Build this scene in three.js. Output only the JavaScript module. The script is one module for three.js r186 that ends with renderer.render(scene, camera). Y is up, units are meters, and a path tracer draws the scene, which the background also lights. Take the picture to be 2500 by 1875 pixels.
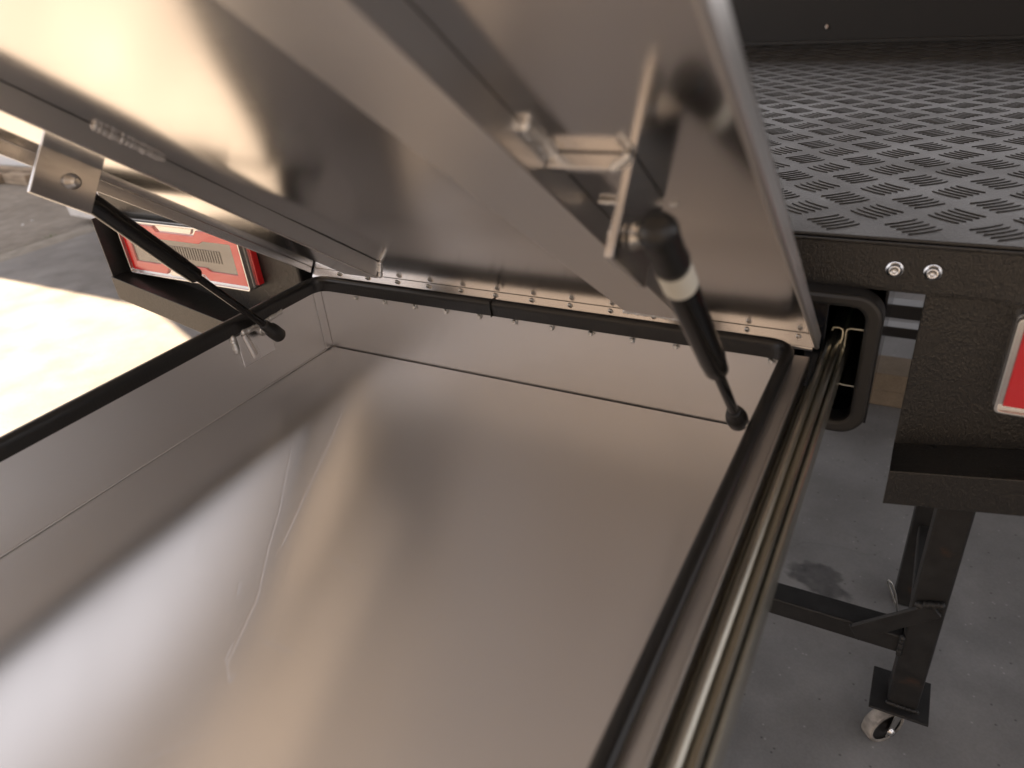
import * as THREE from 'three';
import { RoundedBoxGeometry } from 'three/addons/geometries/RoundedBoxGeometry.js';
import { mergeGeometries } from 'three/addons/utils/BufferGeometryUtils.js';

// ------------------------------------------------------------------ camera, sky, sun, exposure
const scene = new THREE.Scene();
const camera = new THREE.PerspectiveCamera(56.4, 4 / 3, 0.03, 200);
camera.position.set(0.830, 0.5106, 0.7828);
camera.quaternion.setFromRotationMatrix(new THREE.Matrix4().makeBasis(
  new THREE.Vector3(0.87204, -0.08429, -0.48212),
  new THREE.Vector3(-0.17330, 0.86806, -0.46522),
  new THREE.Vector3(0.45772, 0.48924, 0.74238)));
camera.focus = 1.12;
camera.userData.fStop = 4.0;

const renderer = new THREE.WebGLRenderer({ antialias: true });
renderer.toneMapping = THREE.LinearToneMapping;
renderer.toneMappingExposure = 5.5;
renderer.shadowMap.enabled = true;

const skyW = 128, skyH = 64, skyData = new Float32Array(skyW * skyH * 4);
for (let j = 0; j < skyH; j++) {
  const el = Math.max(0, ((j + 0.5) / skyH - 0.5) * Math.PI), k = Math.pow(Math.sin(el), 0.5);
  for (let i = 0; i < skyW; i++) {
    const o = (j * skyW + i) * 4;
    skyData[o] = .335 * (1 - k) + 0.21 * k; skyData[o + 1] = .318 * (1 - k) + 0.203 * k; skyData[o + 2] = .312 * (1 - k) + .218 * k; skyData[o + 3] = 1;
  }
}
const skyTex = new THREE.DataTexture(skyData, skyW, skyH, THREE.RGBAFormat, THREE.FloatType);
skyTex.mapping = THREE.EquirectangularReflectionMapping; skyTex.magFilter = THREE.LinearFilter; skyTex.needsUpdate = true;
scene.background = skyTex; scene.environment = skyTex;

const SUN = new THREE.Vector3(0.45, -1, 0.25);            // the way the sunlight travels
const sun = new THREE.DirectionalLight(new THREE.Color(1, 0.72, 0.47), 3.8);
sun.position.copy(SUN).multiplyScalar(-12); sun.target.position.set(0, 0, 0);
sun.castShadow = true; sun.shadow.mapSize.set(2048, 2048); sun.shadow.radius = 1.2;
Object.assign(sun.shadow.camera, { left: -9, right: 9, top: 9, bottom: -9, near: 0.5, far: 40 });
scene.add(sun, sun.target);

// ------------------------------------------------------------------ helpers
let seed = 20240611;
const rnd = () => { seed = (seed * 1664525 + 1013904223) >>> 0; return seed / 4294967296; };
const rr = (a, b) => a + (b - a) * rnd();
const taken = {};
const numbered = (n) => { taken[n] = (taken[n] ?? -1) + 1; return taken[n] ? n + '_' + String(taken[n]).padStart(3, '0') : n; };
function uvBox(g) {                                        // uv in metres, by the face's main direction
  g = g.index ? g.toNonIndexed() : g;
  const p = g.attributes.position, n = p.count, uv = new Float32Array(n * 2), a = new THREE.Vector3(), b = new THREE.Vector3(), c = new THREE.Vector3();
  for (let i = 0; i < n; i += 3) {
    a.fromBufferAttribute(p, i); b.fromBufferAttribute(p, i + 1); c.fromBufferAttribute(p, i + 2);
    const nn = b.clone().sub(a).cross(c.clone().sub(a)), x = Math.abs(nn.x), y = Math.abs(nn.y), z = Math.abs(nn.z);
    [a, b, c].forEach((v, k) => {
      const s = x >= y && x >= z ? [v.z, v.y] : y >= z ? [v.x, v.z] : [v.x, v.y];
      uv[(i + k) * 2] = s[0]; uv[(i + k) * 2 + 1] = s[1];
    });
  }
  g.setAttribute('uv', new THREE.BufferAttribute(uv, 2));
  for (const k of Object.keys(g.attributes)) if (!['position', 'normal', 'uv'].includes(k)) g.deleteAttribute(k);
  return g;
}
function bx(x0, x1, y0, y1, z0, z1, r = 0.0006) {
  const w = Math.abs(x1 - x0), h = Math.abs(y1 - y0), d = Math.abs(z1 - z0);
  const g = r > 0 ? new RoundedBoxGeometry(w, h, d, 1, Math.min(r, w / 2.05, h / 2.05, d / 2.05)) : new THREE.BoxGeometry(w, h, d);
  g.translate((x0 + x1) / 2, (y0 + y1) / 2, (z0 + z1) / 2);
  return uvBox(g);
}
function sheet(x0, x1, y0, y1, z0, z1, amp, sd, step = .022) {   // rolled sheet, very slightly buckled: one smooth surface
  const w = x1 - x0, h = y1 - y0, d = z1 - z0, n = (q) => Math.max(1, Math.round(q / step)), g = new THREE.BoxGeometry(w, h, d, n(w), n(h), n(d)), p = g.attributes.position;
  const k = w < h && w < d ? 0 : h < d ? 1 : 2, f = (a, b) => Math.sin(a * 19 + sd) * Math.sin(b * 13 + sd * 1.7) + .55 * Math.sin(a * 31 - b * 23 + sd * 2.3) + .4 * Math.sin(b * 41 + a * 7 + sd);
  for (let i = 0; i < p.count; i++) { const v = [p.getX(i), p.getY(i), p.getZ(i)], [a, b] = k === 0 ? [v[2], v[1]] : k === 1 ? [v[0], v[2]] : [v[0], v[1]], s = [w, h, d], e = [0, 1, 2].filter((q) => q !== k).reduce((m, q) => m * Math.min(1, (s[q] / 2 - Math.abs(v[q])) / .03), 1); v[k] += amp * f(a, b) * Math.max(0, e); p.setXYZ(i, ...v); }
  g.computeVertexNormals(); g.translate((x0 + x1) / 2, (y0 + y1) / 2, (z0 + z1) / 2); return uvBox(g);
}
const V = (x, y, z) => new THREE.Vector3(x, y, z);
function rod(a, b, r0, r1 = r0, seg = 24) {
  const d = b.clone().sub(a), g = new THREE.CylinderGeometry(r1, r0, d.length(), seg);
  g.applyQuaternion(new THREE.Quaternion().setFromUnitVectors(V(0, 1, 0), d.clone().normalize())); g.translate((a.x + b.x) / 2, (a.y + b.y) / 2, (a.z + b.z) / 2);
  return uvBox(g);
}
function lathe(a, b, prof, seg = 28) {                     // prof: [radius, distance along a->b]
  const d = b.clone().sub(a).normalize(), g = new THREE.LatheGeometry(prof.map(([r, h]) => new THREE.Vector2(r, h)), seg);
  g.applyQuaternion(new THREE.Quaternion().setFromUnitVectors(V(0, 1, 0), d)); g.translate(a.x, a.y, a.z);
  return uvBox(g);
}
function extrude(pts, depth, bevel = 0, holes = []) {
  const s = pts instanceof THREE.Shape ? pts : new THREE.Shape(pts.map(([x, y]) => new THREE.Vector2(x, y)));
  for (const h of holes) s.holes.push(h instanceof THREE.Path ? h : new THREE.Path(h.map(([x, y]) => new THREE.Vector2(x, y))));
  const g = new THREE.ExtrudeGeometry(s, { depth, bevelEnabled: bevel > 0, bevelSize: bevel, bevelThickness: bevel, bevelOffset: -bevel, bevelSegments: 2, curveSegments: 10 });
  return uvBox(g);
}
function rrect(x0, x1, y0, y1, r, P = THREE.Shape) {
  const s = new P();
  s.moveTo(x0 + r, y0); s.lineTo(x1 - r, y0); s.absarc(x1 - r, y0 + r, r, -Math.PI / 2, 0); s.lineTo(x1, y1 - r); s.absarc(x1 - r, y1 - r, r, 0, Math.PI / 2);
  s.lineTo(x0 + r, y1); s.absarc(x0 + r, y1 - r, r, Math.PI / 2, Math.PI); s.lineTo(x0, y0 + r); s.absarc(x0 + r, y0 + r, r, Math.PI, Math.PI * 1.5);
  return s;
}
function mesh(name, geos, mat, parent) {
  const g = Array.isArray(geos) ? (geos.length > 1 ? mergeGeometries(geos) : geos[0]) : geos;
  const m = new THREE.Mesh(g, mat); m.name = parent ? name : numbered(name); m.castShadow = m.receiveShadow = true;
  (parent ?? scene).add(m); return m;
}
function thing(name, label, category, pos = [0, 0, 0], group) {
  const o = new THREE.Group(); o.name = numbered(name); o.position.set(...pos); o.userData = { label, category }; if (group) o.userData.group = group; scene.add(o); return o;
}
const tag = (o, label, category, group) => { o.userData = { label, category }; if (group) o.userData.group = group; return o; };
const struct = (name, geos, mat) => { const m = mesh(name, geos, mat); m.userData.kind = 'structure'; return m; };
function bead(a, b, r, n = 9, parts = []) {
  n = Math.max(3, Math.round(a.distanceTo(b) / (r * .42)));                // weld bead: a row of overlapping flattened drops
  for (let i = 0; i < n; i++) {
    const g = new THREE.SphereGeometry(r * rr(0.9, 1.1), 10, 7); g.scale(1, rr(0.85, 1.1), 1);
    const t = i / (n - 1); g.translate(a.x + (b.x - a.x) * t + rr(-.08, .08) * r, a.y + (b.y - a.y) * t + rr(-.12, .12) * r, a.z + (b.z - a.z) * t + rr(-.12, .12) * r);
    parts.push(uvBox(g));
  }
  return parts;
}

// ------------------------------------------------------------------ textures
function hash(i, j, s) { let h = (i * 374761393 + j * 668265263 + s * 2147483647) | 0; h = Math.imul(h ^ (h >>> 13), 1274126177); return ((h ^ (h >>> 16)) >>> 0) / 4294967296; }
function vnoise(x, y, px, py, s) {                         // value noise that repeats after px, py cells
  const i = Math.floor(x), j = Math.floor(y), fx = x - i, fy = y - j, u = fx * fx * (3 - 2 * fx), v = fy * fy * (3 - 2 * fy);
  const h = (a, b) => hash(((a % px) + px) % px, ((b % py) + py) % py, s);
  return (h(i, j) * (1 - u) + h(i + 1, j) * u) * (1 - v) + (h(i, j + 1) * (1 - u) + h(i + 1, j + 1) * u) * v;
}
function fbm(u, v, cells, oct, s, sx = 1, sy = 1) { let a = 0, w = 0.5, t = 0; for (let o = 0; o < oct; o++) { const c = cells << o; a += w * vnoise(u * c * sx, v * c * sy, c * sx, c * sy, s + o); t += w; w *= 0.5; } return a / t; }
function makeTex(n, size, f, srgb = false, m = n) {        // f(u, v) -> value or [r, g, b] in 0..1; size: metres per repeat
  const d = new Uint8Array(n * m * 4);
  for (let j = 0; j < m; j++) for (let i = 0; i < n; i++) {
    const c = f((i + 0.5) / n, (j + 0.5) / m), o = (j * n + i) * 4, k = Array.isArray(c) ? c : [c, c, c];
    for (let q = 0; q < 3; q++) d[o + q] = Math.max(0, Math.min(255, Math.round(k[q] * 255))); d[o + 3] = 255;
  }
  const t = new THREE.DataTexture(d, n, m, THREE.RGBAFormat); t.wrapS = t.wrapT = THREE.RepeatWrapping; t.magFilter = THREE.LinearFilter; t.minFilter = THREE.LinearMipmapLinearFilter; t.generateMipmaps = true;
  if (srgb) t.colorSpace = THREE.SRGBColorSpace;
  t.repeat.set(1 / size, 1 / size); t.needsUpdate = true; return t;
}
function drawLines(n, lines) {                             // soft lines rastered into a float field; lines: [[u,v]...], width px, strength
  const f = new Float32Array(n * n);
  for (const { p, w, s } of lines) for (let k = 0; k + 1 < p.length; k++) {
    const [x0, y0] = p[k], [x1, y1] = p[k + 1], L = Math.hypot(x1 - x0, y1 - y0) * n, st = Math.max(2, Math.ceil(L * 1.5));
    for (let q = 0; q <= st; q++) {
      const x = (x0 + (x1 - x0) * q / st) * n, y = (y0 + (y1 - y0) * q / st) * n, R = Math.ceil(w + 1);
      for (let b = -R; b <= R; b++) for (let a = -R; a <= R; a++) {
        const i = Math.floor(x) + a, j = Math.floor(y) + b; if (i < 0 || j < 0 || i >= n || j >= n) continue;
        const dd = Math.hypot(i + .5 - x, j + .5 - y), val = s * Math.max(0, 1 - dd / (w + 0.5)); if (val > f[j * n + i]) f[j * n + i] = val;
      }
    }
  }
  return f;
}
const scratches = [];
for (let k = 0; k < 60; k++) { const x = rnd(), y = rnd(), a = rr(0, Math.PI), l = Math.pow(rnd(), 2.2) * 0.22 + 0.012, c = rr(-.15, .15); scratches.push({ p: [[x, y], [x + Math.cos(a) * l * .5, y + Math.sin(a) * l * .5], [x + Math.cos(a + c) * l, y + Math.sin(a + c) * l]], w: rr(.2, .9), s: rr(.15, .6) }); }
const scratchField = drawLines(1024, scratches);
// brushed / mill aluminium: fine rolled grain along u, slow waviness, handling scratches
const aluBump = makeTex(1024, 0.8, (u, v) => 1 - .8 * scratchField[Math.floor(v * 1024) * 1024 + Math.floor(u * 1024)]);
const aluRough = makeTex(1024, 0.8, (u, v) => 0.5 + 0.12 * (fbm(u, v, 6, 4, 21) - 0.5) + 0.05 * (vnoise(u * 8, v * 256, 8, 256, 31) - 0.5) + 0.35 * scratchField[Math.floor(v * 1024) * 1024 + Math.floor(u * 1024)]);
// the drawer floor: its own scratches, scuffs and wiped streaks, in metres from the far left corner
const marks = [[[.162, .163], [.194, .221], [.288, .409]], [[.156, .258], [.243, .369], [.276, .417], [.323, .478], [.357, .547]], [[.343, .528], [.35, .542], [.374, .559], [.372, .551]], [[.287, .468], [.298, .481]], [[.399, .599], [.368, .642]], [[.223, .164], [.323, .187]], [[.271, .198], [.291, .132]], [[.318, .18], [.344, .121]], [[.355, .401], [.392, .403]], [[.37, .513], [.402, .511]], [[.448, .238], [.491, .266], [.544, .307], [.596, .357]], [[.249, .38], [.301, .41]], [[.5, .472], [.534, .536], [.549, .559]], [[.241, .487], [.265, .483], [.254, .464]]]
  .map((p, i) => ({ p: p.map(([x, z]) => [x / 1.2, z / 1.2]), w: [1.1, .9, 1.2, 1.6, .8, .7, .7, .7, 2.2, 2.2, .6, .7, .7, 1][i], s: [.9, .8, .9, .9, .6, .5, .5, .5, .5, .5, .35, .5, .5, .4][i] }));
for (let k = 0; k < 230; k++) { const x = rr(.02, .6), y = rr(.03, .9), a = rr(.6, 1.5), l = rr(.01, .12) * (k % 5 ? .6 : 1.4); marks.push({ p: [[x, y], [x + Math.cos(a) * l, y + Math.sin(a) * l]], w: rr(.15, .55), s: rr(.05, .28) }); }
const markField = drawLines(1536, marks), at1536 = (u, v) => markField[Math.floor(v * 1536) * 1536 + Math.floor(u * 1536)];
const floorRough = makeTex(1536, 1.2, (u, v) => 0.5 + 0.10 * (fbm(u, v, 5, 4, 321) - 0.5) + 0.06 * (fbm(u * .8 + v * .6, v * .8 - u * .6, 4, 4, 331, 1, 8) - 0.5) + 0.32 * at1536(u, v));
const floorBump = makeTex(1536, 1.2, (u, v) => 1 - .9 * at1536(u, v));
const coatBump = makeTex(512, 0.075, (u, v) => { const a = fbm(u, v, 36, 2, 71, 2, 1), b = fbm(u, v, 24, 2, 77, 2, 1); return 0.5 + 0.9 * (Math.abs(a - 0.5) + 0.6 * (b - 0.5)); });
const coatRough = makeTex(512, 0.6, (u, v) => 0.75 + 0.5 * (fbm(u, v, 5, 5, 91) - 0.5));
const cracks = [];
for (let k = 0; k < 46; k++) { let x = rnd(), y = rnd(), a = rr(0, 6.28); const p = [[x, y]]; for (let i = 0; i < 22; i++) { a += rr(-.7, .7); x += Math.cos(a) * .008; y += Math.sin(a) * .008; p.push([x, y]); } cracks.push({ p, w: .35, s: rr(.3, .8) }); }
const crackField = drawLines(1024, cracks);
const patch = (u, v, c, s) => fbm(u, v, c, 5, s);
const slabMap = makeTex(1024, 3.2, (u, v) => {
  const a = patch(u, v, 4, 101), b = patch(u, v, 24, 111), c = hash(Math.floor(u * 1024), Math.floor(v * 1024), 7), k = 0.475 + 0.18 * (a - .5) + 0.17 * (b - .5) + 0.03 * (c - .5) - 0.11 * crackField[Math.floor(v * 1024) * 1024 + Math.floor(u * 1024)] + (c > .9985 ? .14 : 0) - (c < .0012 ? .2 : 0), w = 0.02 * (patch(u, v, 3, 121) - .5);
  return [k + w, k, k - w];
}, true);
const slabBump = makeTex(1024, 1.1, (u, v) => fbm(u, v, 10, 6, 131));
const driveMap = makeTex(1024, 2.6, (u, v) => {
  const a = patch(u, v, 3, 141), b = patch(u, v, 40, 151), c = hash(Math.floor(u * 1024), Math.floor(v * 1024), 17), k = 0.56 + 0.14 * (a - .5) + 0.14 * (b - .5) + .07 * (c - .5);
  return [k + .02, k, k - .03];
}, true);
const woodMap = makeTex(512, 0.5, (u, v) => { const a = fbm(u, v, 4, 4, 161, 1, 16), b = fbm(u, v, 3, 3, 171); const k = .62 + .3 * (a - .5) + .16 * (b - .5); return [k, k * .9, k * .78]; }, true);
const rustMap = makeTex(512, 0.4, (u, v) => { const a = fbm(u, v, 8, 5, 181), r = Math.max(0, Math.min(1, (a - .69) * 8)); const k = .125 + .10 * (fbm(u, v, 20, 4, 191) - .5); return [k + .16 * r, k + .07 * r, k + .02 * r]; }, true);
const wheelMap = makeTex(256, 0.1, (u, v) => { const a = fbm(u, v, 6, 5, 201), k = .50 + .5 * (a - .5); return [k, k * .97, k * .93]; }, true);
const paintMap = makeTex(512, 0.8, (u, v) => { const a = fbm(u, v, 5, 6, 211), r = Math.max(0, Math.min(1, (a - .66) * 14)), k = .86 + .06 * (fbm(u, v, 12, 4, 221) - .5); return [k - .3 * r, k - .42 * r, k - .5 * r]; }, true);

// ------------------------------------------------------------------ materials
const std = (o) => new THREE.MeshStandardMaterial(o), phys = (o) => new THREE.MeshPhysicalMaterial(o);
const lin = (r, g = r, b = r) => new THREE.Color().setRGB(r, g, b);
const M = {
  alu: std({ color: lin(.70, .68, .665), metalness: 1, roughness: .31, roughnessMap: aluRough, bumpMap: aluBump, bumpScale: .000010 }),
  aluFine: std({ color: lin(.70, .68, .665), metalness: 1, roughness: .44, roughnessMap: aluRough, bumpMap: aluBump, bumpScale: .000010 }),
  aluFloor: phys({ color: lin(.66, .645, .635), metalness: 1, roughness: .635, roughnessMap: floorRough, bumpMap: floorBump, bumpScale: .00007, anisotropy: .9, anisotropyRotation: Math.PI / 2 }),
  aluWall: std({ color: lin(.72, .70, .685), metalness: 1, roughness: .74, roughnessMap: aluRough, bumpMap: aluBump, bumpScale: .000010 }),
  aluRib: std({ color: lin(.78, .76, .745), metalness: 1, roughness: .70, roughnessMap: aluRough }),
  aluBright: std({ color: lin(.80, .78, .765), metalness: 1, roughness: .20, roughnessMap: aluRough }),
  hem: std({ color: lin(.84, .81, .78), metalness: 1, roughness: .40 }),
  aluRim: std({ color: lin(.78, .75, .72), metalness: 1, roughness: .33 }),
  weld: std({ color: lin(.72, .71, .69), metalness: 1, roughness: .38 }),
  cutEdge: std({ color: lin(.82, .80, .78), metalness: 1, roughness: .6 }),
  bead: std({ color: lin(.62, .60, .58), metalness: 1, roughness: .5 }),
  rivet: std({ color: lin(.66, .64, .61), metalness: 1, roughness: .3 }),
  zinc: std({ color: lin(.60, .58, .50), metalness: 1, roughness: .27 }),
  bolt: std({ color: lin(.78, .78, .78), metalness: 1, roughness: .22 }),
  coat: phys({ color: lin(.012, .011, .0098), ior: 1.6, roughness: .40, roughnessMap: coatRough, bumpMap: coatBump, bumpScale: .0007 }),
  deck: phys({ color: lin(.020, .018, .016), ior: 1.6, roughness: .50, roughnessMap: coatRough, bumpMap: coatBump, bumpScale: .0004 }),
  board: std({ color: lin(.011, .010, .0095), roughness: .6 }),
  blackPaint: std({ color: lin(.014, .013, .0125), roughness: .3 }),
  gloss: std({ color: lin(.006, .0065, .009), roughness: .12 }),
  rubber: std({ color: lin(.014, .0135, .013), roughness: .5 }),
  trim: std({ color: lin(.012, .011, .010), roughness: .45 }),
  plastic: std({ color: lin(.010, .0095, .009), roughness: .36 }),
  tube: phys({ color: lin(.005, .0047, .0047), ior: 1.4, roughness: .16 }),
  label: std({ color: lin(.62, .60, .52), roughness: .6 }),
  red: phys({ color: lin(.66, .010, .014), ior: 1.9, roughness: .12 }),
  smoke: phys({ color: lin(.09, .08, .065), ior: 2.3, roughness: .12 }),
  clear: phys({ color: lin(1), transmission: 1, thickness: 0, ior: 1.5, roughness: .03 }),
  silver: phys({ color: lin(.75, .74, .72), metalness: .9, roughness: .22, clearcoat: 1, clearcoatRoughness: .05 }),
  slab: std({ map: slabMap, color: lin(1), roughness: .62, bumpMap: slabBump, bumpScale: .0018 }),
  strip: std({ map: driveMap, color: lin(1.0, 1.0, .98), roughness: .9, bumpMap: slabBump, bumpScale: .003 }),
  drive: std({ map: driveMap, color: lin(.82, .80, .78), roughness: .95, bumpMap: slabBump, bumpScale: .005 }),
  dirt: std({ color: lin(.03, .028, .025), roughness: 1 }),
  stain: std({ color: lin(.085, .085, .088), roughness: .4 }),
  steel: std({ map: rustMap, color: lin(.9), roughness: .55, bumpMap: coatBump, bumpScale: .0004 }),
  darkSteel: std({ map: rustMap, color: lin(.8), roughness: .5 }),
  galv: std({ color: lin(.55, .55, .53), metalness: 1, roughness: .35 }),
  wheel: std({ map: wheelMap, roughness: .6 }),
  wood: std({ map: woodMap, roughness: .85 }),
  white: std({ map: paintMap, roughness: .6 }),
  wall: std({ color: lin(.78, .79, .80), roughness: .8 }),
  inner: std({ color: lin(.10, .093, .085), roughness: .9 }),
  ceiling: std({ color: lin(.42, .40, .375), roughness: .9 }),
  cream: std({ color: lin(.30, .28, .26), roughness: .85 }),
  leaf: std({ color: lin(.10, .17, .035), roughness: .7, side: THREE.DoubleSide }),
  tan: std({ map: driveMap, color: lin(.7, .6, .48), roughness: .9 }),
};

// ------------------------------------------------------------------ setting: ground, roof and walls that shade the work bay
const G = -0.75;
struct('floor_slab', bx(-4.14, 4.2, G - .12, G, -6.2, 7, 0), M.slab);
struct('slab_edge_strip', bx(-4.345, -4.143, G - .12, G - .001, -6.2, 7, 0), M.strip);
struct('driveway', bx(-16, -4.362, G - .12, G - .004, -9, 9, 0), M.drive);
struct('ground_base', bx(-40, 40, G - .2, G - .03, -40, 40, 0), M.dirt);
{ // roof of the work bay: its outline throws the edge of the sunlit patch on the slab
  const h = 3.25, dx = -SUN.x * h, dz = -SUN.z * h;
  const pts = [[-7.6, -1.2], [-2.47, -1.2], [-1.9, -.985], [-1.15, -.70], [-.94, -.46], [-.86, 0.1], [-.86, 2.4], [5.9, 2.4], [5.9, -5.4], [-7.6, -5.4]].map(([x, z]) => [x + dx, -(z + dz)]);
  const g = extrude(pts, 0.12); g.rotateX(-Math.PI / 2); g.translate(0, G + h, 0);
  struct('workshop_roof', uvBox(g), M.ceiling);
  struct('workshop_wall_back', [bx(-3.6, -1.6, G, G + h, -5.2, -5.05, 0), bx(3.7, 4.2, G, G + h, -5.2, -5.05, 0), bx(-1.6, 3.7, G, G + 1.0, -5.2, -5.05, 0), bx(-1.6, 3.7, G + 3.1, G + h, -5.2, -5.05, 0)], M.inner);
  struct('workshop_wall_right', [bx(4.0, 4.15, G, G + .8, -5.04, 2.2, 0), bx(4.0, 4.15, G + 2.9, G + h, -5.04, 2.2, 0), bx(4.0, 4.15, G + .8, G + 2.9, -5.04, -3.6, 0), bx(4.0, 4.15, G + .8, G + 2.9, 1.2, 2.2, 0)], M.cream);
  struct('yard_wall', bx(-4.1, 5.2, G, G + 4.6, 5.2, 5.35, 0), M.cream);
}
{ // oil stain on the slab: a soaked patch with a broken edge
  const n = 128, d = new Uint8Array(n * n * 4);
  for (let j = 0; j < n; j++) for (let i = 0; i < n; i++) {
    const x = (i + .5) / n * 2 - 1, y = (j + .5) / n * 2 - 1, r = Math.hypot(x, y * 1.1) + .75 * (fbm((i + .5) / n, (j + .5) / n, 4, 5, 401) - .5), a = Math.max(0, Math.min(1, (.66 - r) * 9)) * (.46 + .5 * (fbm((i + .5) / n, (j + .5) / n, 8, 3, 411) - .5)), o = (j * n + i) * 4;
    d[o] = d[o + 1] = d[o + 2] = Math.round(255 * a); d[o + 3] = 255;
  }
  const t = new THREE.DataTexture(d, n, n, THREE.RGBAFormat); t.magFilter = THREE.LinearFilter; t.needsUpdate = true;
  const g = new THREE.PlaneGeometry(.235, .185); g.rotateX(-Math.PI / 2); g.translate(.765, G + .0015, -.578);
  M.stain.alphaMap = t; M.stain.transparent = true;
  tag(mesh('oil_stain', g, M.stain), 'dark oil stain on the grey slab behind the trolley crossbar', 'stain');
}
// ------------------------------------------------------------------ things on the left beyond the bay
{
  const b = thing('white_building', 'white panelled wall with a vertical joint behind the stacked planks', 'building', [-6.9, G, -3.2]);
  mesh('wall_panel', bx(-7, -.62, 0, 3, -.12, 0, .004), M.wall, b);
  mesh('wall_panel', bx(-.61, 1.3, 0, 3, -.12, 0, .004), M.wall, b);
  mesh('plinth', bx(-7, 1.3, -.01, .06, 0, .03, .004), M.strip, b);
  const plank = (label, x0, x1, y0, y1, z0, z1) => tag(mesh('timber_plank', bx(x0, x1, G + y0, G + y1, z0, z1, .004), M.wood), label, 'plank', 'planks at the foot of the white wall');
  plank('weathered timber plank lying nearest the white wall, behind the front planks', -9.5, -6.0, .0, .075, -3.12, -3.03);
  plank('thin board lying flat between the front planks and the white wall', -9.5, -6.1, .0, .04, -3.0, -2.88);
  plank('short front timber offcut at the frame\'s left edge', -7.5, -6.78, .0, .09, -2.86, -2.76);
  plank('front timber plank with a cut end, right of the left-edge offcut', -6.74, -6.36, .0, .09, -2.9, -2.8);
  const bin = thing('white_skip', 'chipped white steel skip corner behind the left tail light housing', 'skip', [-4.38, G, -2.25]);
  const gg = extrude([[-.13, .06], [.75, .02], [.8, .5], [-.2, .5]], .5, .004); gg.translate(0, 0, -.33); mesh('skip_body', uvBox(gg), M.white, bin);
  mesh('skip_runner', [bx(-.02, .6, 0, .045, -.25, -.15, .003)], M.darkSteel, bin);
  const blade = (x, z, h, a, bend) => { const g = new THREE.PlaneGeometry(.007, h, 1, 5), p = g.attributes.position; for (let i = 0; i < p.count; i++) { const t = (p.getY(i) + h / 2) / h; p.setXYZ(i, p.getX(i) * (1.05 - t), t * h * (1 - bend * t * .6), bend * h * t * t); } g.computeVertexNormals(); g.rotateY(a); g.translate(x, 0, z); return uvBox(g); };
  const weeds = (x, z, n, label) => { const t = thing('weed_tuft', label, 'weed', [x, G - .03, z], 'weeds in the slab joint'); const L = []; for (let i = 0; i < n; i++) L.push(blade(rr(-.008, .008), rr(-.16, .16), rr(.03, .075), rr(0, 6.28), rr(.3, 1.3))); mesh('leaf_blades', L, M.leaf, t).userData.kind = 'stuff'; };
  weeds(-4.353, -1.56, 26, 'small green weed tuft in the slab joint nearer the frame edge');
  weeds(-4.353, -1.78, 46, 'larger green weed tuft in the slab joint nearer the white skip');
  const flakes = [[-4.75, -1.55, .03, 'white paint flake nearest the slab joint on the driveway'], [-5.35, -1.62, .028, 'white paint flake at the frame\'s left edge on the driveway'], [-4.95, -1.95, .02, 'small white flake left of the white skip'], [-5.0, -2.05, .016, 'smallest white flake beside the white skip'], [-5.9, -2.2, .03, 'white flake on the driveway midway to the planks']];
  for (const [x, z, s, label] of flakes) { const g = extrude(Array.from({ length: 7 }, (_, i) => [Math.cos(i / 7 * 6.28) * s * rr(.5, 1.2), Math.sin(i / 7 * 6.28) * s * rr(.3, .7)]), .003); g.rotateX(-Math.PI / 2); g.rotateY(rr(0, 3)); g.translate(x, G - .003, z); tag(mesh('paint_flake', uvBox(g), M.wall), label, 'flake', 'flakes on the driveway'); }
}

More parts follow.
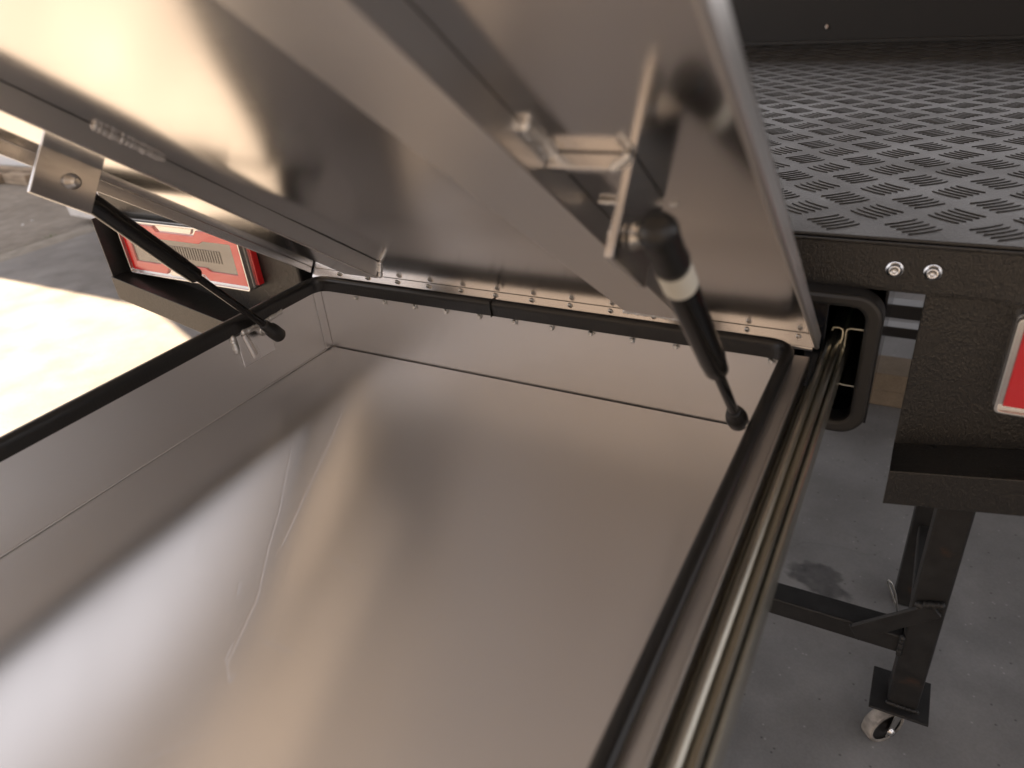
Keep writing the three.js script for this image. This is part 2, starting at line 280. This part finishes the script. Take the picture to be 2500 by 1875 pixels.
// ------------------------------------------------------------------ truck tray
const tray = thing('truck_tray', 'black powder coated truck tray with treadplate deck and red tail lights', 'truck tray', [.365, .24, -.05]);
tray.updateMatrixWorld();
const T = (g) => { const l = Array.isArray(g) ? g : [g]; l.forEach((q) => q.translate(-.365, -.24, .05)); return l; };
{
  const deck = mesh('deck', T([bx(-.62, 1.55, .2365, .24, -2.3, -.046, .0012)]), M.deck, tray);
  // raised five-bar tread: groups of bars at alternating angles
  const barG = (() => { const n = 10, P = [], L = .0205, w = .0026, h = .0011; const s = new THREE.Shape(); for (let i = 0; i <= n; i++) { const t = i / n * 2 - 1; P.push(new THREE.Vector2(t * L, w * Math.sqrt(Math.max(0, 1 - t * t)))); } for (let i = n - 1; i > 0; i--) { const t = i / n * 2 - 1; P.push(new THREE.Vector2(t * L, -w * Math.sqrt(Math.max(0, 1 - t * t)))); } s.setFromPoints(P);
    const g = new THREE.ExtrudeGeometry(s, { depth: h * .45, bevelEnabled: true, bevelSize: .0009, bevelThickness: h * .55, bevelOffset: -.0009, bevelSegments: 1, curveSegments: 1 }); g.rotateX(-Math.PI / 2); return uvBox(g); })();
  const bars = [];
  for (let i = -16; i < 12; i++) for (let j = 0; j < 23; j++) for (let k = 0; k < 2; k++) {
    const cx = .662 + i * .081 + k * .0405, cz = -.089 - j * .1 - k * .05, a = k ? -.70 : .70;
    for (let b = -2; b <= 2; b++) {
      const x = cx + Math.sin(a) * b * .0098 + (k ? 0 : 0), z = cz + Math.cos(a) * b * .0098;
      if (x < -.58 || x > 1.5 || z < -2.28 || z > -.07) continue;
      bars.push({ x, z, a, d: Math.hypot(x - .83, z - .78), seen: x > .22 - z * .0 && x > .74 + z * .17 });
    }
  }
  bars.sort((p, q) => (q.seen - p.seen) || p.d - q.d);
  const rest = [];
  bars.forEach(({ x, z, a }, i) => {
    if (i < 300) { const m = new THREE.Mesh(barG, M.deck); m.name = 'tread_bar'; m.position.set(x - .365, 0, z + .05); m.rotation.y = a; m.castShadow = m.receiveShadow = true; deck.add(m); } else rest.push([x, z, a]);
  });
  const im = new THREE.InstancedMesh(barG, M.deck, rest.length), mm = new THREE.Matrix4();
  rest.forEach(([x, z, a], i) => im.setMatrixAt(i, mm.makeRotationY(a).setPosition(x - .365, 0, z + .05)));
  im.name = 'tread_bars'; im.userData.kind = 'stuff'; im.castShadow = im.receiveShadow = true; deck.add(im);

  const rail = mesh('rear_rail', T([bx(-.60, 1.53, .180, .2345, -.056, -.050, .002), bx(-.60, 1.53, .178, .183, -.10, -.0505, .0015), bx(-.6, 1.53, .2300, .2352, -.052, -.0475, .002)]), M.coat, tray);
  for (const [x, y] of [[.815, .2045], [.851, .2048], [-.121, .2048], [-.085, .2045]]) {
    const a = V(x, y, -.0505), b = V(x, y, 0);
    const bolt = mesh('bolt', T([lathe(a, b, [[0, .001], [.0088, .001], [.0088, .0022], [.0062, .0026], [.0062, .006], [.0052, .0072], [.0030, .0072], [.0028, .004], [0, .004]], 20)]), M.bolt, rail);
    bolt.userData.label = 'silver socket head bolt';
  }
  { // headboard
    const g = bx(-1.3, 1.1, 0, .21, -.04, 0, .003), s = bx(-1.3, 1.1, -.001, .012, 0, .012, .003);
    for (const q of [g, s]) { q.rotateY(-.172); q.translate(.72, .2405, -1.962); }
    const hb = mesh('headboard', T([g]), M.board, tray); mesh('seal_strip', T([s]), M.rubber, hb);
    const f = new THREE.SphereGeometry(.006, 6, 4); f.scale(1, 1.2, .3); f.rotateY(-.172); f.translate(.452, .292, -2.004); const fm = mesh('paint_chip', T([uvBox(f)]), M.white, hb); fm.userData.label = 'tiny white paint chip';
  }
  // tunnel that the drawer runs into, its mouth edged with rounded black trim
  mesh('drawer_tunnel', T([bx(-.085, -.082, .004, .176, -1.3, -.06, 0), bx(.811, .814, .004, .176, -1.3, -.06, 0), bx(-.085, .814, .0, .003, -1.3, -.06, 0), bx(-.085, .814, .1765, .1795, -1.3, -.06, 0), bx(-.085, .814, .0, .18, -1.31, -1.3, 0)]), M.gloss, tray);
  { const g = extrude(rrect(-.084, .814, .0, .1785, .030), .022, .0045, [rrect(-.066, .796, .0165, .1635, .016, THREE.Path)]); g.translate(0, 0, -.052); mesh('edge_trim', T([uvBox(g)]), M.trim, tray); }
  mesh('cross_beam', T([bx(-.6, 1.4, -.502, -.470, -1.45, -1.40, .003)]), M.blackPaint, tray).userData.label = 'lower black crossbeam under the tray';
  mesh('cross_beam', T([bx(-.6, 1.4, -.350, -.312, -1.24, -1.19, .003)]), M.blackPaint, tray).userData.label = 'upper black crossbeam under the tray';

  // tail light panels, mirrored about the drawer's middle
  const side = (s, wid) => {
    const mx = (x) => s > 0 ? x : .73 - x, B = (x0, x1, ...r) => { const a = mx(x0), b = mx(x1); return bx(Math.min(a, b), Math.max(a, b), ...r); };
    const x0 = .849, x1 = x0 + wid, sl = .18, yb = -.0215, zb = -.062, zf = -.004, rise = wid * sl;
    const P = (pts, d, z, bv) => { const q = pts.map(([x, y]) => [mx(x), y]); if (s < 0) q.reverse(); const g = extrude(q, d, bv); g.translate(0, 0, z); return uvBox(g); };
    const panel = mesh('tail_light_panel', T([P([[x0, yb], [x1, yb + rise], [x1, .178], [x0, .178]], .003, zb - .003, .0008), P([[x1 - .003, yb + rise - .046], [x1, yb + rise - .046], [x1, .178], [x1 - .003, .178]], zf - zb, zb, .0008)]), M.coat, tray);
    // sloping shelf and front lip
    const shelf = P([[x0, yb - .003], [x1, yb + rise - .003], [x1, yb + rise], [x0, yb]], zf - zb, zb, .0006);
    const lip = P([[x0, yb - .048], [x1, yb + rise - .048], [x1, yb + rise], [x0, yb]], .003, zf, .0012);
    mesh('shelf_lip', T([shelf, lip]), M.coat, panel);
    // lamp
    const lx0 = .933, lx1 = lx0 + .345, ly0 = .060, ly1 = .173, zl = -.037;
    const lamp = mesh('tail_light', T([(() => { const a = mx(lx0), b = mx(lx1); const g = extrude(rrect(Math.min(a, b), Math.max(a, b), ly0, ly1, .007), .022, .003); g.translate(0, 0, -.0618); return uvBox(g); })()]), M.silver, tray);
    lamp.userData.label = s > 0 ? 'red rectangular tail light at the right frame edge' : 'red rectangular tail light behind the left gas strut';
    const cxl = (lx0 + lx1) / 2, e = .0085;
    const outer = [[lx0 + e, ly0 + e], [cxl - .062, ly0 + e], [cxl - .052, ly0 + .019], [cxl + .052, ly0 + .019], [cxl + .062, ly0 + e], [lx1 - e, ly0 + e], [lx1 - e, ly1 - e], [cxl + .062, ly1 - e], [cxl + .052, ly1 - .019], [cxl - .052, ly1 - .019], [cxl - .062, ly1 - e], [lx0 + e, ly1 - e]];
    const w = .019, inner = [[lx0 + e + w, ly0 + e + w], [cxl - .074, ly0 + e + w], [cxl - .060, ly0 + .019 + w * .75], [cxl + .060, ly0 + .019 + w * .75], [cxl + .074, ly0 + e + w], [lx1 - e - w, ly0 + e + w], [lx1 - e - w, ly1 - e - w], [cxl + .074, ly1 - e - w], [cxl + .060, ly1 - .019 - w * .75], [cxl - .060, ly1 - .019 - w * .75], [cxl - .074, ly1 - e - w], [lx0 + e + w, ly1 - e - w]];
    const mp = (a) => { const q = a.map(([x, y]) => [mx(x), y]); return s < 0 ? q.reverse() : q; };
    const ring = extrude(mp(outer), .004, .0014, [mp(inner)]); ring.translate(0, 0, zl - .0005);
    mesh('red_lens', T([uvBox(ring)]), M.red, lamp);
    { const a = mx(lx0 + .002), b = mx(lx1 - .002), g = new THREE.ShapeGeometry(rrect(Math.min(a, b), Math.max(a, b), ly0 + .002, ly1 - .002, .006), 8); g.translate(0, 0, zl + .0075); mesh('clear_cover', T([uvBox(g)]), M.clear, lamp); const rim = extrude(rrect(Math.min(a, b) - .001, Math.max(a, b) + .001, ly0 + .001, ly1 - .001, .006), .0085, .0006, [rrect(Math.min(a, b) + .0018, Math.max(a, b) - .0018, ly0 + .0038, ly1 - .0038, .004, THREE.Path)]); rim.translate(0, 0, zl - .0008); mesh('cover_rim', T([uvBox(rim)]), M.silver, lamp); }
    if (s < 0) mesh('side_lens', T([B(lx0 - .0045, lx0 - .0002, ly0 + .007, ly1 - .006, -.060, -.0465, .0012)]), M.red, lamp);
    const mid = extrude(mp(inner), .0015, 0); mid.translate(0, 0, zl); mesh('centre_lens', T([uvBox(mid)]), M.smoke, lamp);
    for (const [ya, yc] of [[ly0 + .0065, ly0 + .0165], [ly1 - .0165, ly1 - .0065]]) { const top = yc > .12; const tp = top ? [[cxl - .044, ya], [cxl + .044, ya], [cxl + .052, yc], [cxl - .052, yc]] : [[cxl - .052, ya], [cxl + .052, ya], [cxl + .044, yc], [cxl - .044, yc]]; const g = extrude(mp(tp), .003, .0008); g.translate(0, 0, zl - .0005); mesh('reflector_insert', T([uvBox(g)]), M.silver, lamp); }
    for (let i = 0; i < 30; i++) { const x = cxl - .108 + i * .0072; mesh('lamp_rib', T([B(x, x + .0038, .105, .129, zl + .0012, zl + .0034, .0008)]), M.smoke, lamp); }
  };
  side(1, .54); side(-1, .4545 + .07 - .07);
}

// ------------------------------------------------------------------ beam on the floor seen under the tray
tag(mesh('floor_beam', [bx(-.4, 1.8, G, -.637, -1.55, -1.42, .004), bx(-.4, 1.8, -.70, -.694, -1.42, -1.416, .001)], M.tan), 'tan timber beam lying on the floor under the tray', 'beam');

// ------------------------------------------------------------------ trolley stand
{
  const t = thing('trolley_stand', 'black steel trolley leg with crossbar, base plate and castor under the tray', 'trolley', [.95, G, -.25]);
  const L = (g) => { const l = Array.isArray(g) ? g : [g]; l.forEach((q) => q.translate(-.95, -G, .25)); return l; };
  mesh('leg', L([bx(.926, .974, -.662, -.02, -.272, -.224, .005)]), M.steel, t);
  mesh('leg', L([bx(.922, .960, G, -.02, -.605, -.567, .004)]), M.steel, t);
  mesh('crossbar', L([bx(-.25, .926, -.539, -.500, -.272, -.226, .004)]), M.steel, t);
  mesh('side_rail', L([bx(.935, .960, -.545, -.52, -.567, -.272, .004)]), M.steel, t);
  { const g = extrude([[.845, -.503], [.862, -.527], [.968, -.425], [.951, -.404]], .006, .0012); g.translate(0, 0, -.2235); mesh('brace', L([uvBox(g)]), M.steel, t); }
  mesh('weld_bead', L(bead(V(.934, -.414, -.219), V(.964, -.402, -.2195), .0062)), M.steel, t);
  mesh('weld_bead', L(bead(V(.846, -.502, -.219), V(.862, -.527, -.219), .0025)), M.steel, t);
  mesh('weld_bead', L(bead(V(.925, -.538, -.223), V(.925, -.498, -.223), .0045, 8)), M.darkSteel, t);
  mesh('weld_bead', L(bead(V(.928, -.661, -.222), V(.973, -.661, -.222), .004, 9)), M.darkSteel, t);
  mesh('wire_loop', L([(() => { const c = new THREE.CatmullRomCurve3([V(.915, -.52, -.30), V(.905, -.485, -.31), V(.893, -.465, -.315), V(.890, -.47, -.318), V(.903, -.497, -.314), V(.914, -.522, -.306)]); return uvBox(new THREE.TubeGeometry(c, 24, .0018, 6)); })()]), M.galv, t);
  for (const [px, pz] of [[.946, -.25]]) {
    mesh('base_plate', L([bx(px - .047, px + .047, -.667, -.662, pz - .047, pz + .047, .0015)]), M.steel, t);
    const c = new THREE.Group(); c.name = 'castor'; t.add(c);
    const wy = G + .0375, wx = px - .018, wz = pz + .032, ax = V(.72, 0, .69).normalize(), ctr = V(wx, wy, wz), off = (k) => ctr.clone().addScaledVector(ax, k);
    const wh = mesh('wheel', L([lathe(off(-.0135), off(.02), [[.0295, .003], [.033, .0005], [.0365, .0025], [.0375, .006], [.0375, .021], [.0365, .0245], [.033, .0265], [.0295, .024]], 36)]), M.wheel, c);
    mesh('hub', L([lathe(off(-.0135), off(.02), [[0, .001], [.011, .001], [.013, .0055], [.0272, .0055], [.0300, .003], [.0300, .024], [.0272, .0215], [.013, .0215], [.011, .026], [0, .026]], 30)]), M.plastic, wh);
    const up = V(px, -.668, pz);
    const plateS = (k) => { const p = off(k), fw = V(up.x - wx, 0, up.z - wz).normalize(), g = new THREE.BufferGeometry(), q = [p.clone().addScaledVector(fw, -.010).add(V(0, -.008, 0)), p.clone().addScaledVector(fw, .010).add(V(0, -.008, 0)), V(p.x, -.673, p.z).addScaledVector(fw, .052), V(p.x, -.673, p.z).addScaledVector(fw, .006)], q2 = q.map((v) => v.clone().addScaledVector(ax, Math.sign(k) * .002)); const f = []; const tri = (...v) => v.forEach((z) => f.push(z.x, z.y, z.z)); const quad = (a, b, c2, d) => { tri(a, b, c2); tri(a, c2, d); }; quad(...q); quad(q2[3], q2[2], q2[1], q2[0]); for (let i = 0; i < 4; i++) quad(q[i], q2[i], q2[(i + 1) % 4], q[(i + 1) % 4]); g.setAttribute('position', new THREE.Float32BufferAttribute(f, 3)); g.computeVertexNormals(); return uvBox(g); };
    mesh('fork', L([plateS(.0165), plateS(-.0165), rod(V(px, -.676, pz), V(px, -.668, pz), .024, .024, 20), rod(V(px, -.684, pz), V(px, -.676, pz), .016, .02, 20)]), M.galv, c);
    mesh('axle_bolt', L([lathe(off(.018), off(.03), [[0, 0], [.009, 0], [.009, .002], [.0065, .0022], [.0065, .007], [0, .007]], 6)]), M.bolt, c);
  }
}

// ------------------------------------------------------------------ drawer: an open aluminium box
const W = .725, LEN = 1.16, RT = .112;
const drawer = thing('tool_drawer', 'shallow aluminium drawer with raised lid pulled out of the truck tray', 'drawer');
{
  const sh = .0022;
  mesh('floor_panel', sheet(.0012, W - .0012, -sh, 0, .0032, LEN, .00016, 1.3), M.aluFloor, drawer);
  mesh('base_pan', bx(-sh, W + sh, -.0065, -.0035, -sh, LEN, .0005), M.aluFine, drawer);
  const far = mesh('wall', sheet(0, W, -.003, RT, -sh, 0, .00014, 2.1), M.aluWall, drawer);
  const left = mesh('wall', sheet(-sh, 0, -.003, RT, -sh, LEN, .00014, 3.7), M.aluWall, drawer);
  mesh('wall', bx(W, W + sh, -.003, RT, -sh, LEN, .0005), M.aluWall, drawer);
  mesh('wall', bx(0, W, -.003, RT, LEN, LEN + sh, .0005), M.aluWall, drawer);
  mesh('corner_flange', bx(.0003, .0021, .002, RT, .0004, .0165, .0004), M.aluWall, left);
  mesh('floor_fold', bx(.0002, .0022, .0002, .0022, .017, LEN, .0009), M.cutEdge, left);
  // rim flange outside the seal, turned down
  const x0 = -.0235, x1 = W + .0220;
  for (const part of [[0, 2], [2, 4], [4, 5]]) mesh('rim_flange', [bx(W + sh, x1, RT - .004, RT - .002, .0, LEN, .0006), bx(x1 - .004, x1 + .0012, RT - .022, RT - .0015, .0, LEN, .0024), bx(x0, -sh, RT - .004, RT - .002, .0, LEN, .0006), bx(x0 - .0006, x0 + .002, RT - .018, RT - .0021, .0, LEN, .0009), bx(W + sh, x1, RT - .018, RT - .004, -.0015, .0, .0005)].slice(...part), M.aluRim, drawer);
  // tails of the hinge rivets on the inner face of the far wall
  for (let i = 0; i < 12; i++) {
    const x = .076 + i * .0573, g = [lathe(V(x, .098, 0), V(x, .098, 1), [[0, .0004], [.0036, .0004], [.0038, .0016], [.0026, .0022], [.0030, .0042], [.0020, .0052], [.0012, .0040], [0, .0038]], 12)];
    for (let k = 0; k < 4; k++) { const a = k * 1.57 + rr(0, 1.5), r = rr(.0034, .0046), s = new THREE.SphereGeometry(.0015, 6, 5); s.scale(1, 1, .8); s.translate(x + Math.cos(a) * r, .098 + Math.sin(a) * r, .0014); g.push(uvBox(s)); }
    mesh('rivet_tail', g, M.weld, far);
  }
  // strut anchors welded on the side walls
  for (const s of [1, -1]) {
    const X = (x) => s > 0 ? x : W - x, B = (a, b, ...r) => bx(Math.min(X(a), X(b)), Math.max(X(a), X(b)), ...r);
    const an = mesh('strut_anchor', [B(.0003, .004, .050, .1005, .118, .180, .001), (() => { const g = rod(V(X(.002), .060, .158), V(X(.002), .098, .166), .006, .006, 14); return g; })()], M.aluFine, drawer);
    mesh('weld_bead', [...bead(V(X(.003), .080, .186), V(X(.003), .101, .186), .0045, 7), ...bead(V(X(.003), .1015, .166), V(X(.003), .099, .138), .0045, 9), ...bead(V(X(.003), .1005, .120), V(X(.003), .1015, .090), .004, 9)], M.weld, an);
    mesh('ball_stud', [rod(V(X(.003), .090, .133), V(X(.024), .090, .133), .004), lathe(V(X(.003), .090, .133), V(X(.03), .090, .133), [[0, 0], [.0085, 0], [.0085, .004], [.006, .005], [0, .005]], 6)], M.rivet, an);
  }
}
// rubber pinch seal on the rim
{
  const R = .026, path = new THREE.CurvePath(), xa = -.001, xb = W + .001, za = -.001, zb = LEN + .001, y = .1135, q = (ax, az, bx2, bz, cx2, cz) => path.add(new THREE.QuadraticBezierCurve3(V(ax, y, az), V(bx2, y, bz), V(cx2, y, cz))), l = (a, b, c, d) => path.add(new THREE.LineCurve3(V(a, y, b), V(c, y, d)));
  l(xa, zb - R, xa, za + R); q(xa, za + R, xa, za, xa + R, za); l(xa + R, za, xb - R, za); q(xb - R, za, xb, za, xb, za + R); l(xb, za + R, xb, zb - R); q(xb, zb - R, xb, zb, xb - R, zb); l(xb - R, zb, xa + R, zb); q(xa + R, zb, xa, zb, xa, zb - R);
  // sweep of the trim's outline: gripping leg below, hollow bulb on top
  const prof = [[-.0062, -.0115], [-.0072, -.006], [-.0070, .001], [-.0082, .005], [-.0078, .0095], [-.004, .0122], [.001, .0128], [.0055, .0112], [.0078, .007], [.0072, .002], [.0062, -.0012], [.0060, -.0100], [.0036, -.0115], [.0034, -.001], [-.0034, -.001], [-.0036, -.0115]];
  const N = 420, pos = [], uv = [], idx = [], P = prof.length, a = V(0, 0, 0), b = V(0, 0, 0);
  for (let i = 0; i <= N; i++) {
    const t = (i % N) / N; path.getPointAt(t, a); path.getTangentAt(t, b); const nx = -b.z, nz = b.x;  // points into the box or out of it
    for (let k = 0; k <= P; k++) { const [u, v] = prof[k % P]; pos.push(a.x + nx * u * .86, a.y + v, a.z + nz * u * .86); uv.push(i / N * path.getLength(), k / P * .06); }
  }
  for (let i = 0; i < N; i++) for (let k = 0; k < P; k++) { const o = i * (P + 1) + k, o2 = o + P + 1; idx.push(o, o2, o + 1, o + 1, o2, o2 + 1); }
  const g = new THREE.BufferGeometry(); g.setAttribute('position', new THREE.Float32BufferAttribute(pos, 3)); g.setAttribute('uv', new THREE.Float32BufferAttribute(uv, 2)); g.setIndex(idx); g.computeVertexNormals();
  const ribTex = makeTex(256, 1, (u, v) => 0.5 + 0.5 * Math.sin(u * Math.PI * 2 * 8) * (v > .55 && v < .9 ? 1 : 0), false, 64); ribTex.repeat.set(1 / .042, 1 / .06);
  const sealMat = std({ color: lin(.011, .0105, .010), roughness: .30, bumpMap: ribTex, bumpScale: .00009 });
  const seal = mesh('rim_seal', g, sealMat, drawer); seal.userData.label = 'black ribbed rubber seal round the rim';
  mesh('seal_joint', bx(.3275, .3285, .1025, .1270, -.0098, .0076, .0003), M.plastic, seal);
}
// ------------------------------------------------------------------ lid: its own axes, y up through the sheet, z up the slope
const LID = .6323, lid = new THREE.Group(); lid.name = 'lid'; lid.position.set(0, .1295, -.02); lid.rotation.x = -LID; drawer.add(lid);
lid.userData.label = 'raised brushed aluminium lid seen from below';
{
  const x0 = -.0255, x1 = .7540, LU = 1.16, lp = .0145;
  mesh('lid_sheet', sheet(x0, x1, 0, .002, 0, LU, .00022, 4.4), M.alu, lid);
  mesh('lid_lip', bx(x1 - .0045, x1 + .0004, -lp, -.0002, .002, LU, .0014), M.aluRib, lid);
  mesh('lip_hem', rod(V(x1 - .0016, -lp - .0006, .004), V(x1 - .0016, -lp - .0006, LU), .0027, .0027, 14), M.hem, lid);
  { const g = extrude([[.004, -.0002], [LU, -.0002], [LU, -.0165], [.5, -.0155], [.03, -.010], [.004, -.010]], .002, .0006); g.rotateY(-Math.PI / 2); g.translate(x0 + .002, 0, 0); mesh('lid_lip', uvBox(g), M.aluFine, lid); }
  mesh('lid_lip', bx(x0, x1, -lp, -.0002, LU - .002, LU, .0008), M.aluFine, lid);
  const back = mesh('hinge_leaf', [bx(x0 + .004, x1 - .003, -.0155, -.0003, -.002, .0005, .0004)], M.aluFine, lid);
  { const g = []; for (let i = 0; i < 30; i++) { const a = x0 + .006 + i * .0256; g.push(rod(V(a, -.0165, -.0025), V(a + .0246, -.0165, -.0025), .0032, .0032, 12)); } mesh('hinge_knuckle', g, M.aluFine, lid); }
  for (let i = 0; i < 13; i++) { const x = .0345 + i * .0580; if (x > .56 && x < .625) continue; mesh('rivet', lathe(V(x, -.0052, .0003), V(x, -.0052, 1), [[0, .0002], [.0028, .0002], [.0030, .0016], [.0026, .0045], [.0014, .0058], [0, .006]], 14), M.rivet, lid); }
  // stiffening ribs: folded channels on the underside
  const rib = (a, b, u0, mat) => { const r = mesh('stiffener_rib', [bx(a, a + .0018, -.0203, -.0004, u0, LU - .02, .0006), bx(b - .0018, b, -.0203, -.0004, u0 + .004, LU - .02, .0006), bx(a, b, -.0203, -.0004, u0, u0 + .002, .0005)], M.aluRib, lid); mesh('rib_face', bx(a - .0003, b + .0003, -.0222, -.0204, u0, LU - .02, .0009), mat, r); return r; };
  rib(.134, .1935, .100, M.aluBright); rib(.5535, .6190, .096, M.aluRib);
  mesh('weld_bead', bead(V(.195, -.002, .104), V(.195, -.018, .099), .0038, 7), M.weld, lid);
  mesh('weld_bead', bead(V(.1936, -.0006, .445), V(.1936, -.0006, .512), .0042), M.bead, lid);
  mesh('weld_bead', bead(V(.6205, -.0015, .480), V(.6205, -.0015, .522), .0058, 13), M.weld, lid);
  mesh('weld_bead', bead(V(.552, -.021, .097), V(.618, -.021, .094), .0026, 16), M.weld, lid);
  // right strut bracket: hanging plate, gusset to the rib, foot weld
  const rb = mesh('strut_bracket', [bx(.6705, .6757, -.0632, -.0004, .412, .4835, .0008)], M.aluFine, lid);
  mesh('gusset', [bx(.6192, .6704, -.0105, -.0002, .4770, .4845, .0012)], M.aluFine, lid);
  mesh('weld_bead', [...bead(V(.626, -.002, .404), V(.669, -.002, .404), .0022, 14), ...bead(V(.679, -.001, .404), V(.682, -.001, .404), .0018, 4), ...bead(V(.666, -.009, .4855), V(.672, -.003, .4855), .0032, 5)], M.weld, lid);
  mesh('ball_stud', [lathe(V(.6757, -.0415, .459), V(.7, -.0415, .459), [[0, 0], [.0095, 0], [.0095, .003], [.0075, .0034], [.0075, .0075], [.0045, .0085], [.0045, .016], [0, .016]], 16), lathe(V(.6705, -.0415, .459), V(.66, -.0415, .459), [[0, 0], [.007, 0], [.007, .005], [.004, .0052], [.004, .009], [0, .009]], 6)], M.rivet, lid);
  // left strut bracket
  mesh('strut_bracket', [bx(.0525, .0575, -.0545, -.0004, .4160, .4800, .0010), bx(.0575, .132, -.0045, -.0004, .4160, .4800, .001)], M.aluFine, lid);
  mesh('ball_stud', [lathe(V(.0575, -.0290, .4440), V(.08, -.0290, .4440), [[0, 0], [.0085, 0], [.0085, .0015], [.0070, .0018], [.0066, .0075], [.0048, .0078], [.0044, .0100], [.0036, .0108], [0, .0108]], 20), rod(V(.0525, -.0290, .4440), V(.034, -.0290, .4440), .0045)], M.rivet, lid);
}
// ------------------------------------------------------------------ gas struts
function strut(label, bot, top, rodLen, band) {
  const t = thing('gas_strut', label, 'gas strut', bot.toArray(), 'gas struts holding the lid');
  const d = top.clone().sub(bot), L = d.length(); d.normalize(); const at = (k) => d.clone().multiplyScalar(k);
  mesh('rod', rod(at(.012), at(rodLen + .01), .0052), M.tube, t);
  mesh('tube', lathe(at(0), d, [[0, rodLen], [.0085, rodLen], [.0105, rodLen + .0025], [.0108, rodLen + .022], [.0104, rodLen + .0235], [.0112, rodLen + .025], [.0112, L - .034], [0, L - .034]], 36), M.tube, t);
  mesh('end_fitting', lathe(at(0), d, [[0, -.0135], [.0085, -.0125], [.0108, -.009], [.0112, .004], [.0104, .012], [.0082, .015], [.0078, .026], [.006, .028], [0, .028]], 24), M.plastic, t);
  mesh('end_fitting', lathe(at(0), d, [[0, L - .036], [.0116, L - .036], [.0122, L - .030], [.0112, L - .022], [.0116, L - .004], [.0122, L + .006], [.0100, L + .0125], [.005, L + .0145], [0, L + .0148]], 24), M.plastic, t);
  if (band) mesh('label_band', lathe(at(0), d, [[.0113, L - .063], [.01175, L - .0628], [.01175, L - .037], [.0113, L - .0368]], 36), M.label, t).userData.label = 'cream paper label round the tube';
  return t;
}
strut('black gas strut with a cream label band beside the lid\'s right edge', V(.700, .0966, .1362), V(.700, .3746, .3936), .150, true);
strut('plain black gas strut on the drawer\'s left side', V(.030, .0893, .1322), V(.030, .3690, .3520), .158, false);

// ------------------------------------------------------------------ drawer slides on the right side
{
  const t = thing('drawer_slide', 'zinc plated telescopic drawer slide along the drawer\'s right side', 'drawer slide', [.765, .09, -.05]);
  const L = (g) => { const l = Array.isArray(g) ? g : [g]; l.forEach((q) => q.translate(-.765, -.09, .05)); return l; };
  const chan = (pts, th, z0, z1) => { // open sheet profile swept along z
    const c = pts.map(([x, y]) => new THREE.Vector2(x, y)), out = [], inn = [];
    c.forEach((p, i) => { const a = c[Math.max(0, i - 1)], b = c[Math.min(c.length - 1, i + 1)], dx = b.x - a.x, dy = b.y - a.y, l = Math.hypot(dx, dy) || 1; out.push([p.x - dy / l * th / 2, p.y + dx / l * th / 2]); inn.unshift([p.x + dy / l * th / 2, p.y - dx / l * th / 2]); });
    const g = extrude([...out, ...inn], z1 - z0, 0); g.translate(0, 0, z0); return uvBox(g);
  };
  mesh('mounting_channel', L([chan([[.795, .130], [.782, .130], [.7785, .1285], [.7775, .125], [.7775, .061], [.7785, .0575], [.782, .0560], [.795, .0560]], .0016, -.75, -.046)]), M.zinc, t);
  mesh('outer_member', L([chan([[.7625, .126], [.7640, .130], [.7700, .1305], [.7735, .1285], [.7745, .125], [.7745, .061], [.7735, .0570], [.7700, .0550], [.7655, .0555]], .0016, -.75, -.044)]), M.zinc, t);
  mesh('middle_member', L([chan([[.7590, .104], [.7590, .1125], [.7605, .1150], [.7630, .1155], [.7650, .1140], [.7655, .1110], [.7665, .1095], [.7678, .1110], [.7682, .1145], [.7700, .1165], [.7722, .1160], [.7735, .1135], [.7735, .066], [.7720, .0630], [.7690, .0630], [.7680, .066]], .0014, -.40, 1.02)]), M.zinc, t);
  mesh('ball_cage', L([chan([[.7765, .1060], [.7772, .1085], [.7790, .1090], [.7802, .1070], [.7802, .074], [.7790, .072], [.7772, .0725], [.7765, .075]], .0012, -.30, .96)]), M.zinc, t);
  mesh('inner_member', L([chan([[.7515, .086], [.7535, .089], [.7560, .089], [.7570, .085], [.7570, .070], [.7560, .066], [.7535, .066], [.7515, .069]], .0014, -.1, 1.10), bx(.7275, .7510, .060, .084, .02, 1.10, .001)]), M.zinc, t);
  mesh('end_bracket', L([bx(.7350, .7565, .045, .1655, -.049, -.0445, .002)]), M.gloss, t);
}
renderer.render(scene, camera);
